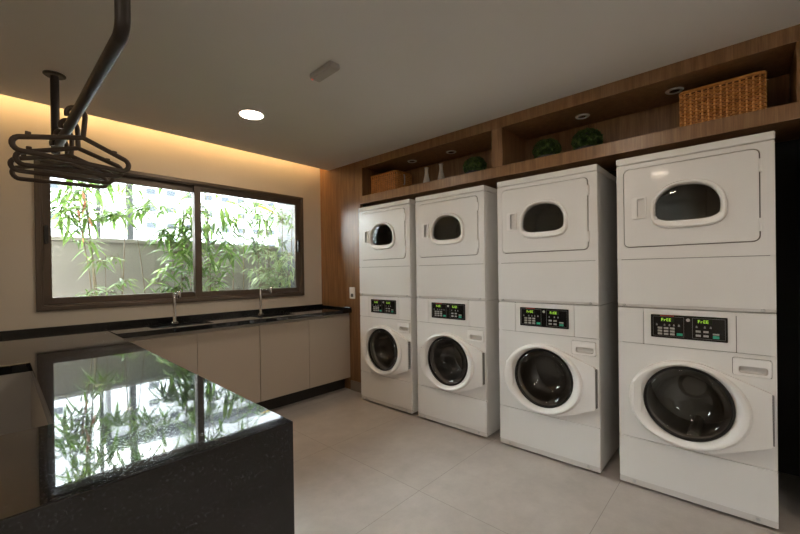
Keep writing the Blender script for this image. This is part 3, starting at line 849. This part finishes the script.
def building(name, label, loc, rotz, w, h, d, rows, cols, wx, wz, z0, dz, x0, dx, eave=0):
    t = thing(name, label, 'building', loc, (0, 0, rotz), group='pale apartment blocks beyond the garden wall')
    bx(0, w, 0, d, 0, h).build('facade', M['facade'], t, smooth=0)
    for r in range(rows):
        for c in range(cols):
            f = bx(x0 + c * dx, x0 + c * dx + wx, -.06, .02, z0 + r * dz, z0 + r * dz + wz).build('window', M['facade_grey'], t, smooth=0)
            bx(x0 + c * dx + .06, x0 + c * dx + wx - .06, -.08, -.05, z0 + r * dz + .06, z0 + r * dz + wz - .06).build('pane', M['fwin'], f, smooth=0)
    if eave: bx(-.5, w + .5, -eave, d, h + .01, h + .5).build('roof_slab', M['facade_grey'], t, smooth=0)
    return t
ab = building('apartment_block', 'pale apartment block with rows of small windows behind the bamboo', (8.0, 44, 0), math.radians(-6), 34, 15.6, 10, 7, 12, .85, .60, 4.35, 1.68, 3.0, 1.75, 2.4)
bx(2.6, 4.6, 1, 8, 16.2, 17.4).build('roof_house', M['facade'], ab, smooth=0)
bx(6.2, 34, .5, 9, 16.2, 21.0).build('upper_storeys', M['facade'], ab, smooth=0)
building('apartment_block', 'plain pale apartment block at the left of the window view', (-12, 42, 0), 0, 18.45, 17.6, 10, 5, 5, .8, .6, 3.4, 2.6, 2.0, 3.4)

def leaf(bm, base, d, length, width, droop, nrm):
    d = d.normalized(); side = d.cross(nrm)
    if side.length < .05: side = d.orthogonal()
    side.normalize(); prof = [(0, .10), (.15, .75), (.38, 1.0), (.65, .72), (.86, .32), (1, .0)]
    rows = []
    p0 = Vector(base)
    for s, wv in prof:
        c = p0 + d * (length * s) + Vector((0, 0, -droop * length * s * s))
        hw = width * wv / 2
        up_ = side.cross(d).normalized()
        if wv == 0: rows.append([bm.verts.new(c)])
        else: rows.append([bm.verts.new(c - side * hw + up_ * hw * .25), bm.verts.new(c), bm.verts.new(c + side * hw + up_ * hw * .25)])
    for a, b in zip(rows, rows[1:]):
        if len(b) == 3:
            bm.faces.new((a[0], a[1], b[1], b[0])); bm.faces.new((a[1], a[2], b[2], b[1]))
        else:
            bm.faces.new((a[0], a[1], b[0])); bm.faces.new((a[1], a[2], b[0]))

def bamboo(label, seed, culms, clusters, leafmat='leaf', extra=None):
    """culms: (x,y,x2,y2,ztop,radius); clusters: (x,y,z,spread,nleaf,length)"""
    rr = random.Random(seed)
    bx0, by0 = culms[0][0], culms[0][1]
    t = thing('bamboo_plant', label, 'plant', (bx0, by0, GZ), group='bamboo plants in the strip outside the window')
    O = Vector((bx0, by0, GZ))
    tops = []
    for (x, y, x2, y2, zt, rad) in culms:
        pts = []; n = 9
        bend = rr.uniform(-.05, .05)
        for i in range(n + 1):
            s = i / n
            pts.append(Vector((x + (x2 - x) * s ** 1.3 + bend * math.sin(PI * s), y + (y2 - y) * s, GZ + (zt - GZ) * s)) - O)
        MB().tube(pts, [rad * (1 - .55 * i / n) for i in range(n + 1)], 7).build('culm', M['culm'], t, smooth=50)
        tops.append([p + O for p in pts])
    tw = MB(); fo = MB()
    for (x, y, z, sp, nl, ln) in clusters:
        c = Vector((x, y, z))
        best = min((p for tp_ in tops for p in tp_), key=lambda p: (p - c).length + (0 if p.z < c.z + .05 else .5))
        mid = best.lerp(c, .5) + Vector((0, 0, .05))
        if (best - c).length > .03: tw.tube([best - O, mid - O, c - O], [.0035, .0028, .002], 5)
        for k in range(int(nl * 2.3)):
            a = rr.uniform(0, 2 * PI)
            b = c + Vector((rr.gauss(0, sp), rr.gauss(0, sp * .6), rr.gauss(0, sp * .7)))
            d = Vector((math.cos(a), math.sin(a) * .7, rr.uniform(-.75, .35)))
            l = ln * rr.uniform(.75, 1.3)
            tw.tube([c - O, (c + b) / 2 - O + Vector((0, 0, .01)), b - O], .0014, 4)
            leaf(fo.bm, b - O, d, l, l * rr.uniform(.13, .19), rr.uniform(.15, .6), Vector((rr.uniform(-.3, .3), rr.uniform(-.6, .1), 1)))
    tw.build('twigs', M['culm'], t)
    fo.build('foliage', M[leafmat], t, smooth=0)
    if extra:
        for nm, mt, lst in extra:
            e = MB()
            for (x, y, z, dx, dy, dz, l, wd, dr) in lst:
                leaf(e.bm, Vector((x, y, z)) - O, Vector((dx, dy, dz)), l, wd, dr, Vector((0, -.8, .6)))
            e.build(nm, M[mt], t, smooth=0)
    return t

bamboo('bamboo with dense hanging leaves and reddish shoots at the left edge of the window', 11,
       [(.76, 4.40, .58, 4.35, 2.45, .010), (.72, 4.45, .62, 4.40, 2.4, .009), (.68, 4.35, .50, 4.3, 2.2, .007)],
       [(.52, 4.3, 1.72, .05, 12, .17), (.58, 4.3, 1.86, .06, 13, .18), (.50, 4.3, 2.0, .06, 12, .18), (.64, 4.35, 2.08, .06, 11, .18), (.74, 4.35, 1.86, .06, 10, .17),
        (.56, 4.3, 2.22, .07, 12, .18), (.75, 4.35, 2.2, .06, 10, .17), (.66, 4.35, 1.56, .05, 8, .13), (.46, 4.25, 1.82, .04, 8, .15), (.6, 4.3, 2.45, .1, 16, .18), (.62, 4.3, 2.7, .12, 16, .18)],
       extra=[('red_leaves', 'pink', [(.60, 4.28, 2.02, .1, -.2, -.9, .13, .022, .1), (.62, 4.28, 1.95, -.2, -.1, -.9, .14, .02, .1), (.57, 4.28, 1.86, .1, 0, -1, .12, .02, .1), (.64, 4.28, 1.8, .25, 0, -.9, .12, .018, .1), (.60, 4.28, 1.7, .0, 0, -1, .13, .016, .1)])])
bamboo('thin bamboo with two slender bending stems left of the middle of the window', 12,
       [(.89, 4.45, .97, 4.40, 2.5, .008), (1.13, 4.45, .99, 4.4, 1.95, .007)],
       [(.86, 4.35, 1.86, .03, 8, .19), (1.02, 4.35, 1.92, .04, 8, .19), (1.14, 4.35, 2.0, .04, 8, .18), (.94, 4.35, 2.08, .04, 7, .17), (.80, 4.35, 2.16, .04, 6, .18), (1.05, 4.4, 2.35, .1, 12, .18), (1.22, 4.35, 1.93, .03, 6, .16), (.95, 4.4, 2.6, .12, 14, .18)])
bamboo('short young bamboo sprig low beside the left bamboo', 13,
       [(.80, 4.25, .74, 4.2, 1.46, .005), (.83, 4.25, .85, 4.2, 1.42, .004)],
       [(.70, 4.2, 1.40, .03, 8, .12), (.80, 4.2, 1.44, .02, 7, .11), (.88, 4.2, 1.22, .03, 9, .11), (.62, 4.2, 1.14, .04, 8, .12), (.78, 4.2, 1.12, .04, 8, .11)])
bamboo('bushy bright green bamboo in front of the middle window mullion', 14,
       [(1.42, 4.30, 1.44, 4.3, 2.3, .009), (1.50, 4.35, 1.40, 4.3, 2.0, .008), (1.34, 4.3, 1.28, 4.3, 1.75, .007)],
       [(1.22, 4.25, 1.68, .06, 13, .18), (1.34, 4.25, 1.76, .06, 14, .18), (1.44, 4.25, 1.86, .06, 14, .18), (1.42, 4.25, 1.66, .06, 14, .18), (1.30, 4.2, 1.5, .06, 12, .18), (1.42, 4.2, 1.42, .06, 12, .17), (1.22, 4.2, 1.34, .05, 9, .17),
        (1.38, 4.2, 1.24, .06, 10, .16), (1.14, 4.2, 1.2, .06, 10, .15), (1.28, 4.2, 1.14, .06, 10, .15), (1.46, 4.25, 2.04, .05, 9, .17), (1.4, 4.25, 2.3, .1, 14, .18)])
bamboo('tall bamboo with large drooping leaves at the left of the right window pane', 15,
       [(1.62, 4.30, 1.60, 4.25, 2.3, .010), (1.72, 4.35, 1.68, 4.3, 2.25, .008)],
       [(1.56, 4.2, 1.98, .05, 9, .20), (1.66, 4.2, 1.80, .06, 11, .19), (1.58, 4.2, 1.60, .06, 11, .18), (1.70, 4.2, 1.48, .06, 10, .17), (1.58, 4.2, 1.34, .06, 12, .16), (1.68, 4.2, 1.2, .06, 12, .15), (1.76, 4.2, 1.66, .04, 8, .17), (1.66, 4.25, 2.3, .1, 13, .19), (1.84, 4.2, 1.52, .05, 9, .17), (1.82, 4.2, 1.86, .05, 9, .17), (1.50, 4.2, 1.74, .04, 8, .17), (1.80, 4.2, 1.32, .05, 9, .15)],
       extra=[('large_leaves', 'leaf', [(1.66, 3.98, 1.97, .10, .0, -1, .27, .050, .0), (1.69, 3.98, 1.99, .32, .0, -1, .26, .046, .0), (1.70, 3.98, 2.02, .8, .0, .28, .22, .04, .5), (1.82, 3.98, 2.02, .9, .0, -.3, .19, .034, .3), (1.80, 3.98, 1.70, 1, 0, -.22, .22, .03, .3), (1.66, 3.98, 1.56, 1, 0, -.35, .22, .034, .3)])])
bamboo('two straight bare bamboo canes with a yellow leaf in the right window pane', 16,
       [(1.98, 4.45, 2.02, 4.42, 2.5, .009), (2.10, 4.45, 2.12, 4.42, 2.5, .009)],
       [(2.04, 4.35, 2.06, .05, 8, .17), (2.16, 4.35, 1.92, .05, 8, .16), (2.24, 4.35, 2.1, .05, 7, .17), (1.96, 4.35, 1.92, .05, 7, .15), (2.08, 4.35, 1.74, .05, 7, .15), (2.1, 4.4, 2.4, .12, 14, .18), (1.93, 4.35, 1.58, .04, 6, .14), (2.30, 4.35, 1.96, .06, 10, .16), (2.42, 4.35, 2.08, .06, 10, .16), (2.18, 4.35, 1.66, .05, 8, .15), (2.54, 4.35, 2.0, .06, 10, .16)],
       extra=[('yellow_leaf', 'yellow', [(2.06, 3.98, 2.03, 1, 0, -.12, .24, .045, .25)]), ('large_leaves', 'leaf', [(2.05, 4.0, 2.05, .9, 0, .2, .2, .04, .5), (2.20, 4.0, 2.06, .8, 0, -.5, .2, .035, .2)])])
CL = []
r9 = random.Random(99)
for i in range(40):
    CL.append((r9.uniform(2.16, 2.66), r9.uniform(4.15, 4.5), r9.uniform(1.05, 2.0) if i % 3 else r9.uniform(1.05, 1.6), .07, 7, .12))
bamboo('dense grey green bamboo thicket at the right edge of the window', 17,
       [(2.44, 4.40, 2.36, 4.35, 2.0, .009), (2.52, 4.42, 2.58, 4.35, 2.1, .009), (2.60, 4.40, 2.72, 4.35, 2.15, .008), (2.34, 4.4, 2.24, 4.35, 1.8, .007)],
       CL, 'leaf_grey')

# ----------------------------------------------------------------- sky
wd = bpy.data.worlds.new('overcast_sky'); scene.world = wd; wd.use_nodes = True
bg = wd.node_tree.nodes['Background']
bg.inputs['Color'].default_value = (0.90, 0.96, 1.0, 1); bg.inputs['Strength'].default_value = 38.0

# ----------------------------------------------------------------- camera
yaw, pit, roll = [math.radians(a) for a in (47.729, -.223, -.799)]
fw = Vector((math.sin(yaw) * math.cos(pit), math.cos(yaw) * math.cos(pit), math.sin(pit)))
rt = Vector((math.cos(yaw), -math.sin(yaw), 0)); up = rt.cross(fw)
rt, up = rt * math.cos(roll) + up * math.sin(roll), up * math.cos(roll) - rt * math.sin(roll)
cam = bpy.data.cameras.new('camera'); co = bpy.data.objects.new('camera', cam); COL.objects.link(co)
m = Matrix((rt, up, -fw)).transposed().to_4x4(); m.translation = (0, 0, H); co.matrix_world = m
cam.sensor_width = 36; cam.lens = 379.87 / 800 * 36
cam.shift_y = (274.15 - 267) / 800; cam.shift_x = (400 - 399.8) / 800
cam.clip_start = .05; cam.clip_end = 300
scene.camera = co

scene.view_settings.view_transform = 'Standard'; scene.view_settings.look = 'None'
scene.view_settings.gamma = 1; scene.view_settings.use_curve_mapping = False
scene.view_settings.exposure = 0.0
scene.cycles.use_denoising = True
scene.cycles.max_bounces = 10; scene.cycles.diffuse_bounces = 6; scene.cycles.transparent_max_bounces = 16
scene.cycles.caustics_reflective = False; scene.cycles.caustics_refractive = False
scene.cycles.sample_clamp_indirect = 6.0
